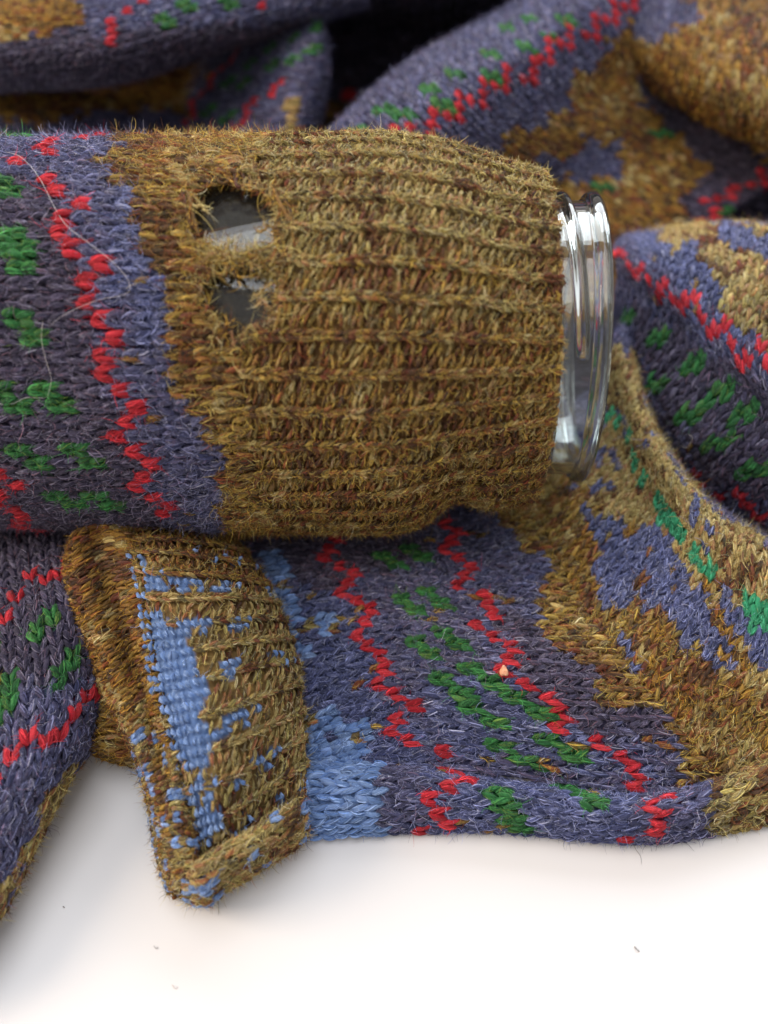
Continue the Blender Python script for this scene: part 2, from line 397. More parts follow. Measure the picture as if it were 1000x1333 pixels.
        phi = rng.uniform(-0.1, np.pi + 0.1, m); rad = tr[li] * rng.uniform(0.75, 1.1, m)
        q0 = q0 + bb * (np.cos(phi) * rad)[:, None] + nn * (np.sin(phi) * rad * 0.9)[:, None]
        out = bb * np.cos(phi)[:, None] + nn * np.sin(phi)[:, None]
        k = 5; ln_ = fuzz_len * rng.lognormal(-0.25, 0.5, m)
        wild = rng.random(m) < 0.018; lift = np.where(wild, rng.uniform(0.2, 0.9, m), rng.uniform(-0.2, 0.1, m)); ln_ = np.minimum(ln_, fuzz_len * 2.0) * np.where(wild, 1.3, 1)
        d = tg * rng.choice([-1, 1], m)[:, None] + bb * rng.normal(0, 0.35, m)[:, None] + out * lift[:, None]
        d /= np.linalg.norm(d, axis=1, keepdims=True)
        pts = [q0]; cur = rng.normal(0, 0.32, (m, 3)) + np.where(wild[:, None], rng.normal(0, 0.8, (m, 3)), 0)
        for s_ in range(k - 1):
            d = d + cur + rng.normal(0, 0.12, (m, 3)) - nn * np.where(wild, 0.02, 0.07)[:, None]; d /= np.linalg.norm(d, axis=1, keepdims=True)
            pts.append(pts[-1] + d * (ln_ / (k - 1))[:, None])
        PP = np.stack(pts, 1)
        fr = fuzz_rad * rng.uniform(0.6, 1.25, m)[:, None] * np.array([0.9, 1, 0.9, 0.7, 0.35])[None]
        tag(fibres('wool_fuzz', PP, fr, pick('hair', id0[li]), part), kind='stuff')
    return part

_fy = None
def sprinkle(f, base, other, p):
    def g(px, c, r):
        o = f(px, c, r); m = (o == YI[base]) & (rng.random(o.shape) < p); o[m] = YI[other]; return o
    return g
def const(y): return lambda px, c, r: np.full(px.shape[:2], YI[y])
def zones(base, *zs):
    def f(px, c, r):
        o = np.full(px.shape[:2], YI[base])
        for poly, y in zs: o[inpoly(px, poly)] = YI[y]
        return o
    return f

# ------------------------------------------------------------------ table
m_tab, nt, p = new_mat('white_laminate')
n = nt.nodes.new('ShaderNodeTexNoise'); n.inputs['Scale'].default_value = 26; n.inputs['Detail'].default_value = 6
r = nt.nodes.new('ShaderNodeValToRGB'); r.color_ramp.elements[0].color = (0.645, 0.64, 0.65, 1); r.color_ramp.elements[1].color = (0.69, 0.685, 0.70, 1)
g = nt.nodes.new('ShaderNodeTexCoord'); nt.links.new(g.outputs['Object'], n.inputs['Vector']); nt.links.new(n.outputs['Fac'], r.inputs['Fac'])
nt.links.new(r.outputs['Color'], p.inputs['Base Color']); p.inputs['Roughness'].default_value = 0.42; p.inputs['Specular IOR Level'].default_value = 0.3
TV = [(-120, -80, 0), (120, -80, 0), (120, 140, 0), (-120, 140, 0)]
tag(mesh_from('tabletop', TV, [[0, 1, 2, 3]], m_tab, smooth=False), 'white table surface the sweater and jar lie on', kind='structure')

# ------------------------------------------------------------------ jar frame of reference
PSI = math.radians(4); TILT = 0.068
ax = np.array([math.cos(PSI), -math.sin(PSI), TILT]); ax /= np.linalg.norm(ax)
e1 = np.cross([0, 0, 1.0], ax); e1 /= np.linalg.norm(e1)           # away from the camera
e2 = np.cross(ax, e1)                                             # up
A0 = np.array([0, 3.82, 4.90])
def cyl(s, th, R):
    s, th, R = map(np.asarray, (s, th, R))
    return A0 + s[..., None] * ax + (R * np.cos(th))[..., None] * e1 + (R * np.sin(th))[..., None] * e2

# ------------------------------------------------------------------ glass jar
def build_jar():
    m, nt, p = new_mat('clear_glass')
    p.inputs['Base Color'].default_value = (0.90, 0.965, 0.94, 1); p.inputs['Transmission Weight'].default_value = 1.0
    p.inputs['Roughness'].default_value = 0.012; p.inputs['IOR'].default_value = 1.48
    nz = nt.nodes.new('ShaderNodeTexNoise'); nz.inputs['Scale'].default_value = 38; nz.inputs['Detail'].default_value = 2
    bu = nt.nodes.new('ShaderNodeBump'); bu.inputs['Strength'].default_value = 0.12; bu.inputs['Distance'].default_value = 0.001
    tc = nt.nodes.new('ShaderNodeTexCoord'); nt.links.new(tc.outputs['Object'], nz.inputs['Vector']); nt.links.new(nz.outputs['Fac'], bu.inputs['Height']); nt.links.new(bu.outputs['Normal'], p.inputs['Normal'])
    out = nt.nodes['Material Output']; df = nt.nodes.new('ShaderNodeBsdfDiffuse'); df.inputs['Color'].default_value = (0.75, 0.76, 0.78, 1)
    mxs = nt.nodes.new('ShaderNodeMixShader'); mxs.inputs[0].default_value = 0.008
    nt.links.new(p.outputs[0], mxs.inputs[1]); nt.links.new(df.outputs[0], mxs.inputs[2]); nt.links.new(mxs.outputs[0], out.inputs['Surface'])
    # outer profile (s, R) from the closed bottom to the lip, then back along the inside
    outer = [(-9.0, 0.05), (-9.0, 2.5), (-9.1, 3.6), (-8.95, 4.2), (-8.4, 4.42), (-4, 4.45), (-1.2, 4.45), (-0.6, 4.43), (0.5, 4.2), (1.4, 3.75), (2.2, 3.38), (2.8, 3.26), (3.6, 3.22), (4.55, 3.22), (4.62, 3.28), (4.70, 3.38), (4.86, 3.42), (4.96, 3.32), (4.99, 3.16)]
    inner = [(4.97, 3.06), (4.85, 2.98), (4.5, 2.94), (3.5, 2.92), (2.7, 2.96), (2.1, 3.1), (1.3, 3.48), (0.4, 3.95), (-0.7, 4.17), (-4, 4.18), (-8.2, 4.15), (-8.6, 3.8), (-8.7, 2.5), (-8.7, 0.05)]
    def dense(pr, nn):
        q = cr(np.array(pr), nn); return q
    po, pi_ = dense(outer, 240), dense(inner, 150)
    # finer sampling where the threads are
    nt_ = 288; th = np.linspace(0, 2 * np.pi, nt_, endpoint=False)
    s_o = np.concatenate([po[po[:, 0] < 3.4], np.stack([np.linspace(3.4, 4.6, 90), np.full(90, 3.22)], 1), po[(po[:, 0] > 4.6)]])
    prof = np.concatenate([s_o, pi_]); no = len(s_o)
    Sg, Tg = np.meshgrid(prof[:, 0], th, indexing='ij'); Rg = np.repeat(prof[:, 1][:, None], nt_, 1)
    # raised threads: arcs that climb along the neck and fade out at their ends
    for (t0, t1, s0, s1, hh, w) in ((0.2, 2.52, 3.98, 4.42, 0.2, 0.10), (2.02, 4.9, 3.80, 3.98, 0.2, 0.10), (-1.75, 0.75, 3.80, 4.1, 0.14, 0.11)):
        for wrapk in (-2 * np.pi, 0, 2 * np.pi):
            u = (Tg + wrapk - t0) / (t1 - t0)
            env = np.clip(np.minimum(u, 1 - u) * 14, 0, 1); env = env * env * (3 - 2 * env)
            sc_ = s0 + (s1 - s0) * u
            bump = hh * env * np.exp(-((Sg - sc_) / w) ** 4)
            Rg[:no] += np.where((Sg > 3.4) & (Sg < 4.7), bump, 0)[:no]
    V = cyl(Sg, Tg, Rg).reshape(-1, 3); np_ = len(prof)
    ii, jj = np.meshgrid(np.arange(np_ - 1), np.arange(nt_), indexing='ij'); j2 = (jj + 1) % nt_
    F = np.stack([ii * nt_ + jj, ii * nt_ + j2, (ii + 1) * nt_ + j2, (ii + 1) * nt_ + jj], -1).reshape(-1, 4)
    # close both ends of the profile with a small disc of quads to a centre point pair
    o = mesh_from('glass_jar', V, F, m)
    import bmesh
    bm = bmesh.new(); bm.from_mesh(o.data)
    bm.edges.ensure_lookup_table()
    bmesh.ops.holes_fill(bm, edges=[e for e in bm.edges if e.is_boundary]); bmesh.ops.recalc_face_normals(bm, faces=bm.faces)
    for f in bm.faces: f.smooth = True
    bm.to_mesh(o.data); bm.free()
    tag(o, 'clear glass jar lying on its side inside the sleeve, threaded open mouth showing', 'jar')
build_jar()

# ------------------------------------------------------------------ sweater
sweater = empty('sweater', (0, 10, 0))
tag(sweater, 'rumpled violet and brown wool sweater with red zigzags, its holed sleeve pulled over the jar', 'sweater')
OFF = -np.array([0, 10, 0])
sweater.location = (0, 0, 0)

# -- sleeve over the jar
def Rprof(s, th):
    R = np.interp(s, [-14, -9.5, -6, -2.6, 0.2, 0.9, 1.7, 2.4, 3.1, 3.75, 3.9], [4.7, 4.78, 4.74, 4.70, 4.70, 4.60, 4.42, 4.18, 3.96, 3.80, 3.78])
    low = np.clip(-np.sin(th + 0.5), 0, 1)          # the front underside pulls in earlier
    R = R - low * 0.55 * np.exp(-((s - 1.8) / 0.62) ** 2)
    return R + 0.035 * noise2(s * 0.9, th * 3, 5)
NT = 240
def tube(s0, s1, ns, rf=Rprof, lip=0.0):
    th = np.linspace(0, 2 * np.pi, NT + 1) - np.pi / 2; S_, T_ = np.meshgrid(np.linspace(0, 1, ns), th)
    S_ = s0 + S_ * (s1 - s0 + lip * np.clip(np.cos((T_ - 2.45) / 1.15), 0, 1) * (np.abs(T_ - 2.45) < 1.8))
    return cyl(S_, T_, rf(S_, T_))
HOLE1 = [(244, 258), (258, 242), (285, 235), (318, 238), (346, 250), (362, 270), (360, 292), (358, 322), (340, 336), (310, 334), (280, 330), (250, 318), (240, 290)]
HOLE2 = [(274, 350), (300, 344), (335, 346), (356, 362), (360, 392), (352, 416), (328, 432), (302, 442), (282, 430), (276, 404), (262, 392), (262, 370)]
def widen(poly, k):
    c = np.mean(poly, axis=0); return [tuple(c + (np.array(p) - c) * k) for p in poly]
HOLE1, HOLE2 = widen(HOLE1, 1.07), widen(HOLE2, 1.13)
def tube_hole(px, vis): return (inpoly(px, HOLE1) | inpoly(px, HOLE2)) & (vis > 0)
SPLIT = -2.35
BR = [(150, 190), (215, 165), (1000, 100), (1000, 800), (290, 800), (286, 668), (296, 610), (276, 570), (240, 550), (222, 520), (228, 490), (215, 450), (228, 420), (222, 380), (205, 340), (178, 300), (176, 270), (188, 245), (150, 225), (128, 205)]
sl_y = zones('violet', ([(-100, 240), (70, 240), (120, 440), (180, 600), (220, 700), (-100, 760)], 'dusk'), ([(170, 200), (230, 200), (240, 430), (200, 470), (150, 330)], 'slate'), (BR, 'brown'))
S1 = Surf(tube(-12, SPLIT, 120), 0.342, 0.29, wrap=True, reparam=False)
sleeve = knit(S1, 'sleeve', sweater, sl_y, fuzz=40, fuzz_len=0.22, lines=[
    [(75, 235), (85, 285), (102, 300), (125, 380), (105, 340), (130, 420), (145, 470), (155, 530), (175, 570), (190, 610), (215, 660)],
    [(0, 215), (45, 205), (100, 185), (140, 170)],
    [(2, 620), (15, 665), (40, 690)]],
    motifs=[(5, 255), (18, 325), (28, 345), (40, 430), (15, 535), (78, 525), (50, 605), (110, 600), (85, 655), (140, 650), (20, 175)],
    hole=tube_hole, loose=0.02, sub=4)
def ribs3(c, r): return np.where((c.astype(int) % 3) == 0, 0, 1)
def cuff_y(px, c, r):
    o = np.full(px.shape[:2], YI['brown']); o[px[..., 1] < 330] = YI['olive']
    m = (px[..., 1] < 420) & (rng.random(px.shape[:2]) < 0.5); o[m] = YI['olive']
    return o
S2 = Surf(tube(SPLIT - 0.05, 3.66, 110, lip=0.26), 0.222, 0.138, wrap=True, reparam=False)
cuff = knit(S2, 'ribbed_cuff', sweater, cuff_y, ribs=ribs3, fuzz=20, S=5, R=5, sub=3, hole=tube_hole, thick=1.0, fuzz_len=0.15, fuzz_rad=0.003, wander=0.3)

# -- front of the sweater lying under the jar, lower right
front_y = zones('violet',
    ([(420, 700), (480, 800), (500, 900), (560, 1000), (500, 1060), (380, 1000), (380, 800)], 'slate'),
    ([(640, 800), (760, 800), (860, 900), (900, 960), (760, 950), (680, 890)], 'dusk'),
    ([(320, 690), (560, 690), (560, 740), (420, 760), (340, 720)], 'dusk'),
    ([(600, 860), (700, 900), (800, 980), (870, 1010), (600, 1000), (540, 900)], 'slate'),
    ([(640, 640), (760, 600), (790, 640), (770, 700), (860, 740), (900, 800), (1000, 870), (1060, 960), (1060, 1100), (930, 1090), (930, 1050), (880, 1030), (876, 960), (830, 910), (770, 920), (765, 870), (730, 850), (690, 790), (720, 740), (650, 700)], 'brown'),
    ([(780, 450), (860, 470), (880, 600), (950, 680), (1060, 740), (1060, 960), (960, 900), (920, 830), (860, 760), (810, 700), (780, 640)], 'tan'),
    ([(770, 690), (850, 690), (900, 740), (905, 810), (860, 800), (820, 790), (775, 750)], 'slate'),
    ([(905, 770), (960, 770), (1040, 850), (1040, 890), (960, 870), (920, 840)], 'slate'),
    ([(340, 715), (380, 730), (380, 770), (425, 785), (448, 830), (400, 860), (395, 915), (440, 922), (478, 945), (500, 1000), (500, 1060), (480, 1100), (330, 1100), (330, 800)], 'blue'),
    ([(930, 960), (1060, 960), (1060, 1100), (925, 1085), (930, 1030)], 'olive'))
G = net([
    [(150, 600, .3), (230, 720, .7), (290, 840, .7), (320, 960, .5), (345, 1030, .25)],
    [(372, 600, .4), (425, 700, .9), (472, 790, 1.0), (497, 890, .9), (560, 1002, .25)],
    [(540, 600, .4), (585, 700, 1.0), (625, 795, 1.5), (685, 890, 1.5), (800, 1032, .25)],
    [(680, 585, .5), (705, 680, 1.0), (760, 790, 1.3), (835, 890, 1.4), (960, 1030, .3)]], 110, 120, 0.07, 3)
SF = Surf(G, 0.335, 0.29)
front_y = sprinkle(sprinkle(front_y, 'blue', 'olive', 0.07), 'blue', 'slate', 0.08)
knit(SF, 'front_panel', sweater, front_y, fuzz=30,
    lines=[[(405, 690), (430, 710), (450, 735), (465, 770), (480, 800), (485, 860), (515, 900), (525, 940), (560, 985)],
           [(580, 680), (600, 730), (610, 760), (640, 800), (642, 830), (674, 868), (694, 900), (730, 930), (770, 965), (830, 1000), (850, 1030)]],
    motifs=[(508, 735), (545, 730), (535, 800), (572, 790), (550, 855), (600, 840), (590, 905), (635, 945), (640, 890), (690, 935), (680, 1000), (735, 985)],
    dash=lambda px: (rng.random(px.shape[:2]) < 0.0), splay=0.42, loose=0.03)

# -- its right side climbs into a ridge beside the flap
G = net([
    [(680, 585, .5), (705, 680, 1.0), (760, 790, 1.3), (835, 890, 1.4), (960, 1030, .3)],
    [(775, 490, 1.6), (805, 590, 2.0), (855, 680, 2.2), (920, 770, 2.3), (1060, 900, 1.8)],
    [(805, 430, 2.6), (832, 530, 3.0), (870, 605, 3.0), (940, 680, 2.8), (1090, 770, 2.4)],
    [(812, 425, .8), (838, 525, .9), (880, 600, .9), (950, 672, .8), (1100, 750, .8)]], 110, 110, 0.06, 5)
SRI = Surf(G, 0.27, 0.235)
TWO = [(0, 0), (0, 1)]; BLOB = [(0, 0), (1, 0), (1, 1), (2, 0), (2, 1), (0, 1), (3, 1), (3, 0), (1, -1)]
def woven(f):
    def g(px, c, r):
        o = f(px, c, r); q = noise2(c * 0.9, r * 0.9, 55) + rng.normal(0, 0.25, o.shape)
        bl = o == YI['slate']; br = (o == YI['brown']) | (o == YI['tan'])
        o[bl & (q > 0.62)] = YI['brown']; o[br & (q < -0.78)] = YI['slate']; o[(o == YI['brown']) & (q > 0.5)] = YI['ochre']; return o
    return g
knit(SRI, 'front_ridge', sweater, woven(front_y), fuzz=24, splay=0.42, rag=20, loose=0.03,
    motifs=[(798, 548, 'emerald', TWO), (812, 560, 'emerald', TWO), (820, 580, 'emerald', TWO), (828, 600, 'emerald', [(0, 0)]), (836, 618, 'emerald', TWO), (848, 640, 'emerald', TWO),
            (866, 668, 'emerald', BLOB), (884, 700, 'emerald', TWO), (896, 715, 'emerald', TWO), (910, 735, 'emerald', TWO), (925, 755, 'emerald', [(0, 0)]), (940, 768, 'emerald', TWO), (985, 800, 'emerald', BLOB)])

# -- narrow band below the side crease, rounding down on to the table
G = net([
    [(372, 985, .2), (352, 1016, .95), (340, 1062, .7), (335, 1094, .12), (337, 1080, .03)],
    [(555, 998, .15), (540, 1018, 1.0), (525, 1055, .75), (520, 1082, .12), (522, 1068, .03)],
    [(700, 1022, .15), (685, 1036, 1.0), (665, 1066, .75), (660, 1080, .12), (662, 1066, .03)],
    [(890, 1028, .15), (878, 1046, 1.0), (862, 1078, .75), (855, 1094, .12), (857, 1080, .03)],
    [(1100, 930, .5), (1090, 965, 1.0), (1075, 1015, .8), (1060, 1060, .12), (1062, 1046, .03)]], 60, 110, 0.04, 8)
SB = Surf(G, 0.31, 0.295)
knit(SB, 'side_band', sweater, zones('violet', ([(300, 900), (492, 960), (500, 1040), (490, 1110), (300, 1110)], 'blue'), ([(925, 980), (1080, 980), (1080, 1110), (930, 1110)], 'olive'), ([(560, 900), (820, 900), (820, 1120), (560, 1120)], 'slate')),
    splay=0.42, fuzz=22, lines=[[(605, 1000), (590, 1030), (575, 1055), (545, 1078)], [(880, 1040), (860, 1060), (815, 1085)]],
    motifs=[(655, 1050), (760, 1045), (735, 1030), (670, 1070)], loose=0.02)

# -- flap on the right
G = net([
    [(796, 430, .8), (828, 525, .9), (858, 590, .9), (905, 640, .9), (975, 675, .9), (1060, 690, .8)],
    [(802, 385, 2.0), (845, 485, 2.4), (890, 555, 2.6), (945, 600, 2.6), (1010, 635, 2.4), (1080, 655, 2.2)],
    [(806, 345, 2.8), (880, 430, 3.6), (940, 490, 3.8), (1000, 540, 3.8), (1060, 580, 3.6), (1110, 600, 3.4)],
    [(800, 322, 3.0), (865, 365, 4.2), (930, 420, 4.5), (990, 475, 4.5), (1050, 525, 4.4), (1110, 560, 4.2)],
    [(812, 310, 2.6), (880, 320, 4.3), (960, 350, 4.9), (1020, 400, 5.0), (1080, 450, 5.0), (1130, 480, 4.8)],
    [(822, 312, 1.2), (880, 298, 3.4), (970, 295, 4.4), (1060, 320, 4.9), (1120, 360, 5.0), (1160, 400, 4.8)],
    [(826, 316, .3), (884, 302, 1.2), (976, 300, 2.0), (1070, 326, 2.4), (1130, 366, 2.4), (1170, 406, 2.4)]], 110, 90, 0.05, 11)
SR = Surf(G, 0.33, 0.285)
knit(SR, 'right_flap', sweater, zones('violet',
    ([(820, 400), (900, 430), (1080, 560), (1080, 660), (960, 640), (880, 560)], 'dusk'),
    ([(800, 290), (900, 290), (960, 380), (1080, 480), (1080, 520), (940, 430), (860, 350)], 'slate'),
    ([(835, 300), (880, 285), (1080, 285), (1080, 420), (990, 410), (960, 380), (910, 350), (925, 325), (860, 312)], 'tan'),
    ([(925, 295), (1010, 300), (1080, 330), (1080, 360), (1000, 340), (945, 325)], 'slate'),
    ([(930, 375), (1000, 380), (1080, 400), (1080, 490), (1000, 450), (950, 410)], 'olive')),
    splay=0.42, fuzz=20, lines=[[(803, 327), (840, 355), (860, 372), (895, 395), (930, 425), (965, 452), (1000, 480), (1050, 520)],
                    [(846, 560), (855, 580), (880, 600), (905, 625), (940, 645), (1000, 665)]],
    motifs=[(822, 420), (862, 447), (905, 477), (945, 515), (985, 540), (828, 485), (862, 510), (905, 545), (945, 580), (990, 610)], loose=0.02)

# ---- the piled-up sweater behind, out of focus
def back(name, rows, yf, a=0.33, b=0.29, fuzz=8, ni=70, nj=70, disp=0.08, seed=1, S=4, R=5, **k):
    sf = Surf(net(rows, ni, nj, disp, seed), a, b)
    return knit(sf, name, sweater, yf, fuzz=fuzz, S=S, R=R, sub=2, ply=4, fuzz_rad=0.005, **k)
# long diagonal roll and the brown hollow on its right
back('back_fold', [
    [(440, 190, 1.5), (520, 110, 2.0), (600, 58, 2.2), (680, 12, 2.4), (790, -60, 2.6)],
    [(428, 172, 4.6), (522, 92, 5.4), (604, 40, 5.6), (684, -6, 5.8), (780, -80, 6.0)],
    [(455, 200, 5.6), (560, 128, 6.2), (645, 78, 6.4), (725, 28, 6.4), (830, -50, 6.4)],
    [(510, 225, 5.2), (600, 172, 5.6), (680, 118, 5.7), (765, 65, 5.7), (870, -10, 5.7)],
    [(560, 250, 4.0), (650, 215, 4.2), (730, 160, 4.4), (800, 110, 4.4), (910, 30, 4.6)],
    [(640, 300, 2.4), (715, 255, 2.6), (800, 200, 2.9), (880, 140, 3.0), (970, 60, 3.4)],
    [(690, 370, 1.6), (780, 310, 2.2), (870, 240, 2.4), (960, 180, 2.2), (1070, 110, 2.4)],
    [(750, 440, 1.4), (860, 350, 1.8), (960, 270, 1.8), (1050, 210, 1.6), (1150, 140, 1.8)]],
    zones('violet', ([(640, 205), (660, 170), (720, 150), (760, 90), (850, 0), (1100, -60), (1100, 400), (700, 420), (600, 260), (660, 225)], 'ochre'),
        ([(735, 205), (770, 180), (810, 200), (800, 235), (745, 240)], 'violet'), ([(830, 100), (960, 150), (1000, 220), (960, 250), (900, 200), (850, 150)], 'dusk'),
        ([(900, 240), (1100, 200), (1100, 320), (880, 310)], 'dusk'), ([(820, 0), (860, -20), (900, 20), (860, 50), (820, 40)], 'violet'),
        ([(700, 200), (740, 205), (740, 235), (700, 240)], 'violet')),
    lines=[[(505, 180), (560, 160), (610, 140), (640, 115), (690, 95), (720, 62), (780, 40), (830, 0)], [(915, 285), (935, 265), (975, 240), (1000, 225)]],
    motifs=[(560, 120), (600, 95), (640, 70), (530, 150), (580, 140), (640, 100), (690, 60), (690, 25), (740, 20), (720, 45), (470, 170), (500, 140), (788, 238), (865, 170), (960, 290), (660, 40)], seed=4, loose=0.0)
# brown roll in the top right corner
back('corner_roll', [
    [(790, -60, 5.5), (900, -80, 6), (1010, -90, 6.4), (1120, -90, 6.6)],
    [(800, 10, 5.6), (900, 0, 6.2), (1010, 0, 6.6), (1120, 10, 6.8)],
    [(815, 75, 4.6), (895, 85, 5.4), (1000, 110, 5.8), (1120, 130, 5.8)],
    [(830, 108, 3.4), (890, 135, 4.0), (1000, 185, 4.2), (1120, 230, 4.2)],
    [(842, 108, 2.2), (896, 140, 2.2), (1004, 192, 2.2), (1120, 240, 2.2)]],
    zones('ochre', ([(780, -20), (900, -20), (905, 25), (850, 50), (800, 50)], 'violet'), ([(900, 100), (1100, 120), (1100, 180), (960, 160)], 'brown')), seed=6, loose=0.0)
# upright cone of cloth behind the cuff
back('cone_fold', [
    [(130, 215, 1.0), (185, 150, 1.4), (240, 100, 1.6), (300, 60, 1.8), (350, 35, 2.0)],
    [(225, 215, 1.8), (262, 135, 2.6), (300, 85, 3.2), (338, 52, 3.8), (370, 34, 4.2)],
    [(300, 215, 2.6), (335, 135, 4.0), (355, 85, 4.8), (372, 50, 5.2), (388, 26, 5.4)],
    [(370, 215, 3.0), (390, 135, 4.6), (400, 85, 5.4), (402, 50, 5.7), (404, 24, 5.8)],
    [(405, 215, 2.4), (420, 135, 4.0), (426, 85, 4.8), (424, 50, 5.2), (416, 26, 5.5)],
    [(395, 215, 1.0), (412, 135, 1.4), (418, 85, 1.6), (418, 52, 1.6), (412, 30, 1.6)]],
    zones('violet', ([(120, 230), (130, 100), (220, 90), (270, 90), (245, 130), (232, 160), (200, 175), (150, 230)], 'ochre'), ([(375, 130), (400, 150), (410, 230), (370, 230)], 'tan')),
    lines=[[(238, 165), (262, 125), (290, 90), (350, 38)], [(308, 170), (320, 150), (345, 118), (380, 105), (425, 108)]],
    motifs=[(330, 80), (355, 60), (355, 85), (385, 45), (385, 75), (410, 60), (320, 110), (300, 110), (275, 145), (295, 150), (410, 35)], seed=9, loose=0.0, ni=60, nj=60)
# brown strip lying behind the sleeve
back('low_fold', [
    [(-90, 230, 1.5), (-90, 170, 3.0), (-90, 125, 3.6), (-90, 95, 3.0), (-90, 80, 1.6)],
    [(60, 230, 1.5), (60, 170, 3.0), (60, 125, 3.4), (60, 100, 2.8), (60, 80, 1.6)],
    [(190, 230, 1.4), (195, 170, 2.4), (200, 130, 2.6), (205, 100, 2.2), (205, 80, 1.2)],
    [(330, 230, 1.2), (300, 180, 1.6), (290, 140, 1.8), (285, 105, 1.6), (280, 80, 1.0)]],
    zones('ochre', ([(-100, 152), (60, 158), (140, 150), (230, 150), (400, 140), (400, 240), (-100, 240)], 'violet')), seed=12, loose=0.0)
# top left roll hanging over its own shadow
back('top_roll', [
    [(-100, -70, 5.0), (-100, 0, 7.0), (-100, 70, 6.6), (-100, 112, 5.2), (-100, 118, 3.6)],
    [(20, -80, 5.0), (20, -10, 7.2), (20, 60, 6.8), (20, 108, 5.2), (20, 116, 3.4)],
    [(150, -100, 5.0), (150, -30, 7.2), (150, 45, 7.0), (150, 98, 5.6), (150, 108, 3.6)],
    [(290, -120, 5.0), (290, -60, 7.0), (290, 5, 7.0), (290, 52, 6.0), (290, 64, 4.0)],
    [(480, -160, 5.0), (480, -110, 7.0), (480, -50, 7.0), (480, -6, 6.4), (480, 6, 4.6)]],
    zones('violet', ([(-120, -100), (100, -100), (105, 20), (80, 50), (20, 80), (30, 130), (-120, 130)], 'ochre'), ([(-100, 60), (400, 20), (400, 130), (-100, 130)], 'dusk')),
    lines=[[(105, 66), (135, 58), (145, 40), (172, 28), (180, -5)], [(320, 15), (352, 4), (385, -6)]], motifs=[(218, 40), (245, 18), (300, 12), (255, -5)], seed=15, loose=0.0)
# rear heap that closes the gaps between the folds
back('rear_heap', [
    [(-160, 210, .3), (-160, 120, .3), (-160, 40, .6), (-160, -30, 4.0), (-160, -110, 8.0)],
    [(200, 230, .3), (200, 120, .3), (200, 40, .6), (200, -30, 4.0), (200, -110, 8.0)],
    [(480, 230, .3), (480, 130, .3), (480, 60, .6), (480, 0, 4.6), (480, -90, 9.0)],
    [(700, 260, .3), (700, 160, .3), (700, 70, .6), (700, 0, 4.0), (700, -110, 8.0)],
    [(1150, 420, .3), (1150, 230, .3), (1150, 120, .6), (1150, 0, 4.0), (1150, -110, 8.0)]],
    zones('dusk', ([(380, 130), (520, 130), (560, 230), (380, 230)], 'ochre')), lines=[[(425, 118), (445, 128), (475, 120)]], seed=21, a=0.6, b=0.5, fuzz=3, loose=0.0)
# cloth that carries the jar
G = net([
    [(-200, 230, .3), (-200, 420, .25), (-200, 620, .25), (-200, 760, .2)],
    [(200, 230, .3), (200, 420, .25), (200, 620, .25), (200, 760, .2)],
    [(600, 230, .3), (600, 420, .25), (600, 620, .25), (560, 760, .2)],
    [(860, 230, .3), (860, 420, .25), (860, 620, .25), (800, 760, .2)],
    [(1250, 230, .3), (1250, 420, .25), (1250, 620, .25), (1250, 900, .2)]], 60, 60, 0.03, 30)
knit(Surf(G, 0.42, 0.36), 'under_layer', sweater, const('dusk'), fuzz=2, S=4, R=4, sub=1, ply=0, loose=0)

# -- part of the sweater at the lower left
G = net([
    [(-200, 1340, .9), (-120, 1300, 1.2), (-50, 1245, 1.3), (0, 1190, .8), (4, 1182, .03)],
    [(-200, 1160, .9), (-90, 1130, 1.7), (0, 1090, 1.9), (68, 1045, 1.2), (76, 1030, .03)],
    [(-200, 1040, .9), (-60, 1020, 2.0), (40, 985, 2.4), (112, 945, 1.6), (134, 950, .03)],
    [(-200, 910, .9), (-60, 900, 2.0), (40, 870, 2.5), (118, 838, 2.0), (160, 860, .1)],
    [(-200, 800, .6), (-60, 795, 1.6), (30, 768, 2.2), (105, 745, 1.9), (160, 750, .2)],
    [(-200, 690, .3), (-60, 680, .7), (20, 660, 1.0), (100, 640, 1.0), (170, 640, .2)]], 80, 100, 0.06, 41)
knit(Surf(G, 0.335, 0.29), 'left_panel', sweater, zones('violet', ([(-100, 650), (140, 650), (140, 860), (60, 900), (-100, 880)], 'dusk'),
    ([(-20, 1280), (-20, 1190), (15, 1130), (60, 1070), (70, 1020), (90, 995), (120, 1000), (60, 1120), (20, 1260)], 'olive')),
    splay=0.42, fuzz=22, lines=[[(-60, 840), (0, 800), (15, 775), (40, 762), (85, 745), (100, 715)], [(-60, 1040), (0, 1002), (28, 992), (40, 945), (72, 952), (90, 930), (118, 905)]],
    motifs=[(60, 808), (20, 895), (85, 862), (0, 850), (20, 910)], loose=0.01)

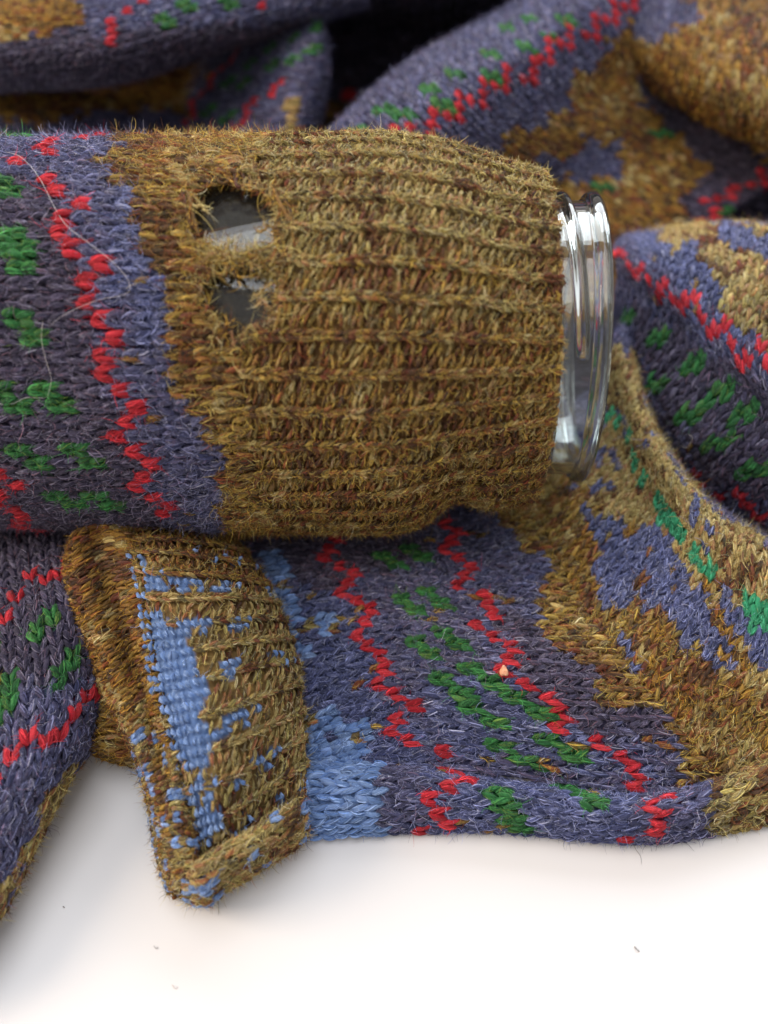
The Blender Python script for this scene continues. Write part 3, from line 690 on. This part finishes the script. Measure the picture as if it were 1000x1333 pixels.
# -- turned-back cuff of the other sleeve
fold_px = [(160, 700), (172, 760), (186, 830), (200, 900), (218, 970), (232, 1030), (250, 1095), (262, 1150)]
G = net([   # j: left seam to right edge, i: top to bottom
    [(150, 690, 2.6), (168, 730, 3.0), (182, 800, 3.0), (192, 880, 2.9), (212, 960, 2.6), (232, 1040, 2.0), (252, 1120, 1.3), (262, 1160, .9)],
    [(205, 684, 2.6), (225, 735, 3.3), (240, 800, 3.4), (252, 873, 3.3), (268, 950, 3.0), (282, 1028, 2.4), (292, 1098, 1.5), (296, 1138, .5)],
    [(262, 686, 2.3), (290, 740, 2.9), (310, 796, 3.0), (324, 858, 2.9), (333, 926, 2.6), (338, 1000, 2.0), (342, 1066, 1.3), (344, 1115, .3)],
    [(300, 694, 1.6), (340, 750, 1.9), (364, 800, 1.9), (380, 850, 1.8), (388, 905, 1.7), (392, 970, 1.5), (395, 1032, 1.0), (392, 1084, .2)],
    [(296, 698, .5), (336, 755, .5), (361, 806, .5), (376, 856, .5), (384, 910, .4), (388, 975, .3), (390, 1034, .2), (388, 1078, .05)]], 120, 90, 0.05, 51)
SC = Surf(G, 0.212, 0.145)
BLUE1 = [(180, 780), (215, 800), (240, 812), (254, 842), (266, 880), (274, 925), (278, 965), (272, 1010), (240, 1000), (220, 960), (202, 905), (186, 850)]
BLUE2 = [(238, 1045), (262, 1040), (290, 1055), (296, 1085), (262, 1100), (246, 1090)]
def face_y(px, c, r):
    o = np.full(px.shape[:2], YI['olive']); o[px[..., 1] < 760] = YI['brown']
    d = np.clip((390 - px[..., 0] - 0.10 * (px[..., 1] - 900)) / 230, 0, 1)
    ribsel = (c.astype(int) % 5) < 2
    m = (rng.random(o.shape) < 1.0 * d**0.95) & ribsel & (px[..., 1] > 725); o[m] = YI['blue']
    m = (rng.random(o.shape) < 0.35) & (px[..., 0] < 222) & (px[..., 1] > 722); o[m] = YI['blue']
    m = (rng.random(o.shape) < 0.25) & (o == YI['olive']); o[m] = YI['tan']
    o[inpoly(px, BLUE1) | inpoly(px, BLUE2)] = YI['blue']
    m = (rng.random(o.shape) < 0.3) & (px[..., 1] > 1080); o[m] = YI['tan']
    return o
knit(SC, 'turned_back_cuff', sweater, face_y, ribs=lambda c, r: np.where((c.astype(int) % 3) == 0, 0, 1),
     kind_of=lambda px, ids, rib: np.where(ids == YI['blue'], 2, rib), fuzz=10, S=5, R=5, thick=1.0, fuzz_len=0.15, fuzz_rad=0.003, wander=0.4)
# rolled edge of the turned-back cuff, all along its left side
G = net([
    [(118, 700, .3), (96, 765, .2), (118, 845, .2), (148, 915, .2), (176, 980, .1), (200, 1050, .05), (214, 1115, .05), (232, 1172, .05)],
    [(94, 706, 1.6), (80, 760, 1.5), (106, 840, 1.4), (138, 915, 1.4), (176, 982, 1.3), (196, 1045, 1.0), (206, 1110, .7), (222, 1162, .5)],
    [(96, 692, 2.7), (100, 750, 2.8), (130, 825, 2.8), (158, 900, 2.7), (186, 975, 2.5), (208, 1045, 2.0), (222, 1110, 1.5), (236, 1158, 1.1)],
    [(124, 677, 2.9), (134, 728, 2.5), (160, 805, 2.5), (180, 880, 2.5), (204, 960, 2.5), (226, 1038, 2.2), (244, 1110, 1.8), (254, 1158, 1.2)],
    [(162, 686, 2.8), (174, 720, 3.0), (189, 790, 3.0), (201, 870, 2.9), (220, 955, 2.6), (240, 1040, 2.1), (262, 1118, 1.3), (268, 1166, .7)],
    [(174, 692, 1.8), (184, 724, 1.8), (198, 794, 1.8), (210, 872, 1.8), (228, 956, 1.6), (248, 1042, 1.2), (270, 1120, .6), (274, 1172, .1)]], 120, 60, 0.04, 61)
def roll_y(px, c, r):
    o = np.full(px.shape[:2], YI['ochre']); m = px[..., 1] > 930; o[m & (rng.random(o.shape) < 0.6)] = YI['olive']
    o[m & (rng.random(o.shape) < 0.2) & (px[..., 1] > 960)] = YI['blue']; return o
knit(Surf(G, 0.24, 0.24), 'rolled_cuff_edge', sweater, roll_y, fuzz=12, thick=1.0, fuzz_len=0.17)
# bound-off lower rim of the turned-back cuff
G = net([
    [(236, 1118, 1.2), (240, 1146, 1.3), (242, 1168, .7), (246, 1170, .05)],
    [(256, 1116, 1.6), (262, 1146, 1.7), (268, 1172, .8), (268, 1170, .05)],
    [(292, 1098, 1.7), (297, 1122, 1.8), (303, 1148, .8), (303, 1148, .05)],
    [(338, 1072, 1.6), (343, 1096, 1.7), (349, 1122, .7), (348, 1120, .05)],
    [(376, 1046, 1.6), (384, 1068, 1.6), (389, 1096, .6), (388, 1094, .05)],
    [(392, 1030, 1.2), (398, 1052, 1.2), (400, 1078, .5), (396, 1080, .05)]], 50, 90, 0.05, 91)
def rim_y(px, c, r):
    o = np.full(px.shape[:2], YI['olive']); q = rng.random(o.shape); o[q < 0.28] = YI['tan']; o[(q > 0.86) | ((q > 0.6) & (px[..., 0] < 290) & (px[..., 1] > 1140))] = YI['blue']; return o
knit(Surf(G, 0.25, 0.22), 'bound_off_rim', sweater, rim_y, fuzz=20, thick=1.1, splay=0.4)
# lower layer of the same sleeve showing at the left of the roll
G = net([
    [(128, 870, .8), (108, 930, .9), (102, 965, .6), (106, 972, .05)],
    [(160, 870, 1.4), (150, 930, 1.5), (148, 980, 1.0), (150, 990, .05)],
    [(215, 870, 1.2), (210, 940, 1.2), (206, 985, 1.0), (206, 1000, .05)]], 50, 50, 0.03, 71)
knit(Surf(G, 0.26, 0.24), 'inner_cuff_layer', sweater, const('ochre'), fuzz=12, fuzz_len=0.17)

# ------------------------------------------------------------------ torn edges and loose strands of the two holes in the cuff
def on_surf(sf, p, lift):
    px = proj(sf.G); vis = np.sum(sf.N * (CAM - sf.G), -1)
    d = np.hypot(px[..., 0] - p[0], px[..., 1] - p[1]) + np.where(vis < 0, 900, 0)
    k = np.unravel_index(d.argmin(), d.shape)
    return sf.G[k], sf.N[k]
TUBE = Surf(tube(-12, 3.9, 700), 0.3, 0.3, wrap=True, reparam=False)
def strands(name, parent, paths, yarn, rad=0.05, hairs=60, hair_len=0.3):
    """paths: list of pixel paths with lift in cm over the sleeve"""
    R_, S_ = 18, 6; Qs, Ns, rr_, ids = [], [], [], []
    for pp, y in paths:
        P3, N3 = [], []
        for (x, y_, l) in pp:
            P, N = on_surf(TUBE, (x, y_), l); P3.append(P + N * l); N3.append(N)
        Qs.append(cr(np.array(P3), R_)); nn = cr(np.array(N3), R_); Ns.append(nn / np.linalg.norm(nn, axis=1, keepdims=True)); ids.append(YI[y])
    Q = np.array(Qs); N = np.array(Ns); ids = np.array(ids); n = len(Q)
    Q = Q + rng.normal(0, 0.008, Q.shape)
    r = rad * rng.uniform(0.7, 1.15, (n, 1)) * np.interp(np.linspace(0, 1, R_), [0, .1, .9, 1], [.3, 1, 1, .3])[None] * rng.uniform(0.8, 1.15, (n, R_))
    V, F, U = sweep(Q, N, r, r, S_)
    per = R_ * S_; ca = pick('core', ids); cb = pick('hair', ids)
    o = mesh_from(name, V, F, M_yarn, parent, {'col': ('FLOAT_COLOR', np.repeat(ca, per, 0)), 'colb': ('FLOAT_COLOR', np.repeat(cb, per, 0)), 'yarn': ('FLOAT_VECTOR', U * np.array([1, 1, 4]))})
    m = n * hairs; li = np.repeat(np.arange(n), hairs); t = rng.integers(0, R_ - 1, m)
    p0 = Q[li, t]; tg = Q[li, t + 1] - Q[li, t]; tg /= np.linalg.norm(tg, axis=1, keepdims=True) + 1e-9
    d = tg * rng.choice([-1, 1], m)[:, None] + rng.normal(0, 0.35, (m, 3)); pts = [p0 + rng.normal(0, rad * 0.6, (m, 3))]; cur = rng.normal(0, 0.3, (m, 3))
    L = hair_len * rng.lognormal(-0.2, 0.5, m)
    for _ in range(5):
        d = d / np.linalg.norm(d, axis=1, keepdims=True); pts.append(pts[-1] + d * (L / 5)[:, None]); d = d + cur
    fibres('wool_fuzz', np.stack(pts, 1), 0.004 * np.array([1, 1, 1, .9, .7, .4])[None] * rng.uniform(.6, 1.2, (m, 1)), pick('hair', np.repeat(ids, hairs)), o)['kind'] = 'stuff'
    return o
def torn_edge(poly, inward, yarns):
    c = np.mean(poly, axis=0); out = []; k = len(poly)
    for i in range(k):
        a, b = np.array(poly[i], float), np.array(poly[(i + 1) % k], float)
        n = max(1, int(np.hypot(*(b - a)) / 9))
        for j in range(n):
            p = a + (b - a) * (j + 0.5) / n; t = (b - a) / np.hypot(*(b - a)); q = (c - p) / np.hypot(*(c - p))
            w = rng.uniform(6, 14); dep = rng.uniform(-0.2, 1) * inward * rng.choice([1, 1, 1, 2.6])
            out.append(([(*(p - t * w - q * 5), 0.02), (*(p - t * w * 0.5 + q * dep), 0.0), (*(p + t * w * 0.4 + q * dep * 0.9), -0.02), (*(p + t * w - q * 5), 0.02)], yarns[rng.integers(len(yarns))]))
    return out
strands('torn_hole_edge', cuff, torn_edge(HOLE1, 6, ['brown', 'olive', 'ochre', 'tan']) + torn_edge(HOLE1, 3, ['brown', 'umber']), None, 0.034, 34, 0.22)
strands('torn_hole_edge', cuff, torn_edge(HOLE2, 6, ['brown', 'olive', 'tan']) + torn_edge(HOLE2, 3, ['brown', 'umber']), None, 0.034, 34, 0.22)
strands('loose_strand', cuff, [([(238, 246, .05), (241, 262, .08), (246, 282, .04), (250, 300, .02)], 'brown'), ([(243, 246, .06), (250, 268, .1), (252, 285, .02), (258, 306, -.02)], 'ochre')], None, 0.04, 90, 0.2)
strands('loose_strand', cuff, [([(356, 244, .04), (364, 262, .06), (374, 282, .04), (384, 300, .02)], 'ochre'), ([(362, 250, .05), (372, 262, .06), (380, 285, .04), (384, 312, .02)], 'brown')], None, 0.045, 90, 0.2)
strands('loose_strand', cuff, [([(262, 332, .02), (285, 326, .08), (320, 334, .1), (362, 330, .03)], 'olive'), ([(258, 340, .02), (285, 338, .06), (315, 340, .1), (356, 344, .03)], 'brown'), ([(300, 324, .02), (318, 336, .12), (335, 330, .12), (366, 322, .02)], 'olive'),
    ([(262, 350, .03), (275, 336, .1), (300, 332, .1), (345, 350, .05)], 'tan')], None, 0.04, 110, 0.34)

ends = []
for (x, y, a, L) in ((262, 330, -50, 22), (300, 332, -80, 18), (340, 334, -110, 20), (352, 300, 190, 18), (300, 346, 60, 24), (276, 356, 30, 20), (348, 372, 150, 22), (350, 400, 190, 18), (292, 430, -60, 18), (256, 270, 20, 16)):
    a = math.radians(a); c_, s_ = math.cos(a), math.sin(a); b = rng.uniform(-6, 6)
    ends.append(([(x - c_ * 8, y - s_ * 8, .02), (x, y, .07), (x + c_ * L * .5 - s_ * b, y + s_ * L * .5 + c_ * b, .07), (x + c_ * L, y + s_ * L, -.02)], ['brown', 'olive', 'ochre', 'tan'][rng.integers(4)]))
strands('broken_yarn_end', cuff, ends, None, 0.026, 60, 0.22)

# ------------------------------------------------------------------ small loose things
def thread(name, label, cat, pts, rad, col, rough=0.4):
    P = cr(np.array(pts, float), 40); n = len(P)
    Q = P[None]; N = np.tile([0, 0, 1.0], (1, n, 1)); r = np.full((1, n), rad) * np.interp(np.linspace(0, 1, n), [0, .05, .9, 1], [.4, 1, .8, .2])
    V, F, U = sweep(Q, N, r, r, 6)
    m, nt, p = new_mat(name + '_surface'); p.inputs['Base Color'].default_value = (*col, 1); p.inputs['Roughness'].default_value = rough
    return tag(mesh_from(name, V, F, m), label, cat)
def over(pts, lift):
    out = []
    for x, y in pts:
        P, N = on_surf(TUBE, (x, y), 0); out.append(P + N * lift)
    return out
thread('stray_hair', 'long pale hair curving across the top of the sleeve beside the upper red zigzag', 'hair', over([(10, 205), (30, 213), (55, 240), (85, 290), (120, 318), (150, 345), (170, 368), (168, 385), (130, 396), (90, 410), (68, 428)], .13), 0.0042, s2l(205, 200, 205))
thread('stray_hair', 'short pale hair hanging down over the green motifs at the left of the sleeve', 'hair', over([(60, 418), (58, 440), (64, 465), (70, 490), (66, 512)], .13), 0.004, s2l(215, 210, 205))
thread('stray_hair', 'fine pale hair lying flat across the green motif near the left frame edge', 'hair', over([(0, 520), (20, 522), (36, 512), (52, 516), (62, 518)], .12), 0.0038, s2l(200, 196, 200))
def on_any(sf, p, lift):
    P, N = on_surf(sf, p, 0); return P + N * lift
thread('stray_hair', 'tiny curled white hair on the dark flap right of the jar', 'hair', [on_any(SR, q, .12) for q in [(884, 588), (892, 580), (900, 582), (904, 572), (902, 562)]], 0.006, s2l(220, 215, 210))
# crumb
import bmesh
bm = bmesh.new(); bmesh.ops.create_icosphere(bm, subdivisions=3, radius=1)
for v in bm.verts:
    c = v.co; k = 1 + 0.16 * math.sin(3.1 * c.x + 2 * c.y) + 0.12 * math.sin(5 * c.z + 4 * c.x) + random.uniform(-.05, .05)
    v.co = (c.x * 0.095 * k, c.y * 0.12 * k, c.z * 0.085 * k)
me = D.meshes.new('crumb'); bm.to_mesh(me); bm.free()
me.transform(__import__('mathutils').Matrix.Scale(CM, 4))
m, nt, p = new_mat('toasted_crumb'); n = nt.nodes.new('ShaderNodeTexNoise'); n.inputs['Scale'].default_value = 1400
r = nt.nodes.new('ShaderNodeValToRGB'); r.color_ramp.elements[0].color = (*s2l(190, 105, 66), 1); r.color_ramp.elements[1].color = (*s2l(240, 196, 160), 1)
tc = nt.nodes.new('ShaderNodeTexCoord'); nt.links.new(tc.outputs['Object'], n.inputs['Vector']); nt.links.new(n.outputs['Fac'], r.inputs['Fac']); nt.links.new(r.outputs['Color'], p.inputs['Base Color']); p.inputs['Roughness'].default_value = 0.6
me.materials.append(m); o = D.objects.new('crumb', me); link(o); o.location = on_any(SF, (656, 877), .16) * CM
tag(o, 'tiny orange crumb on the knitting beside the second red zigzag', 'crumb')
# lint on the table
def lint(label, pts, rad, col): thread('lint', label, 'lint', [at(x, y, 0.02 + 0.02 * math.sin(i * 2)) for i, (x, y) in enumerate(pts)], rad, col, 0.8)
lint('short grey fibre on the bare table at the lower right', [(826, 1232), (829, 1236), (833, 1239)], 0.012, s2l(120, 116, 112))
lint('fine hair on the table just under the red stitches of the sweater edge', [(822, 1094), (828, 1106), (834, 1115), (835, 1126)], 0.004, s2l(110, 100, 96))
lint('fine dark hair on the table right below the tip of the turned-back cuff', [(284, 1166), (284, 1174), (285, 1182), (284, 1192)], 0.004, s2l(90, 84, 84))
lint('small dark speck on the table left of the turned-back cuff', [(82, 1180), (83, 1181), (84, 1181.5)], 0.009, s2l(90, 70, 60))
lint('curled pale fibre on the table below the turned-back cuff', [(224, 1282), (227, 1286), (230, 1287), (231, 1284)], 0.005, s2l(180, 165, 155))
lint('tiny looped fibre on the table straight under the cuff tip', [(200, 1231), (203, 1235), (206, 1234), (204, 1232)], 0.004, s2l(130, 120, 115))
lint('fine dark wisp on the table a little right of the cuff tip', [(345, 1106), (350, 1100), (356, 1096)], 0.003, s2l(120, 112, 110))
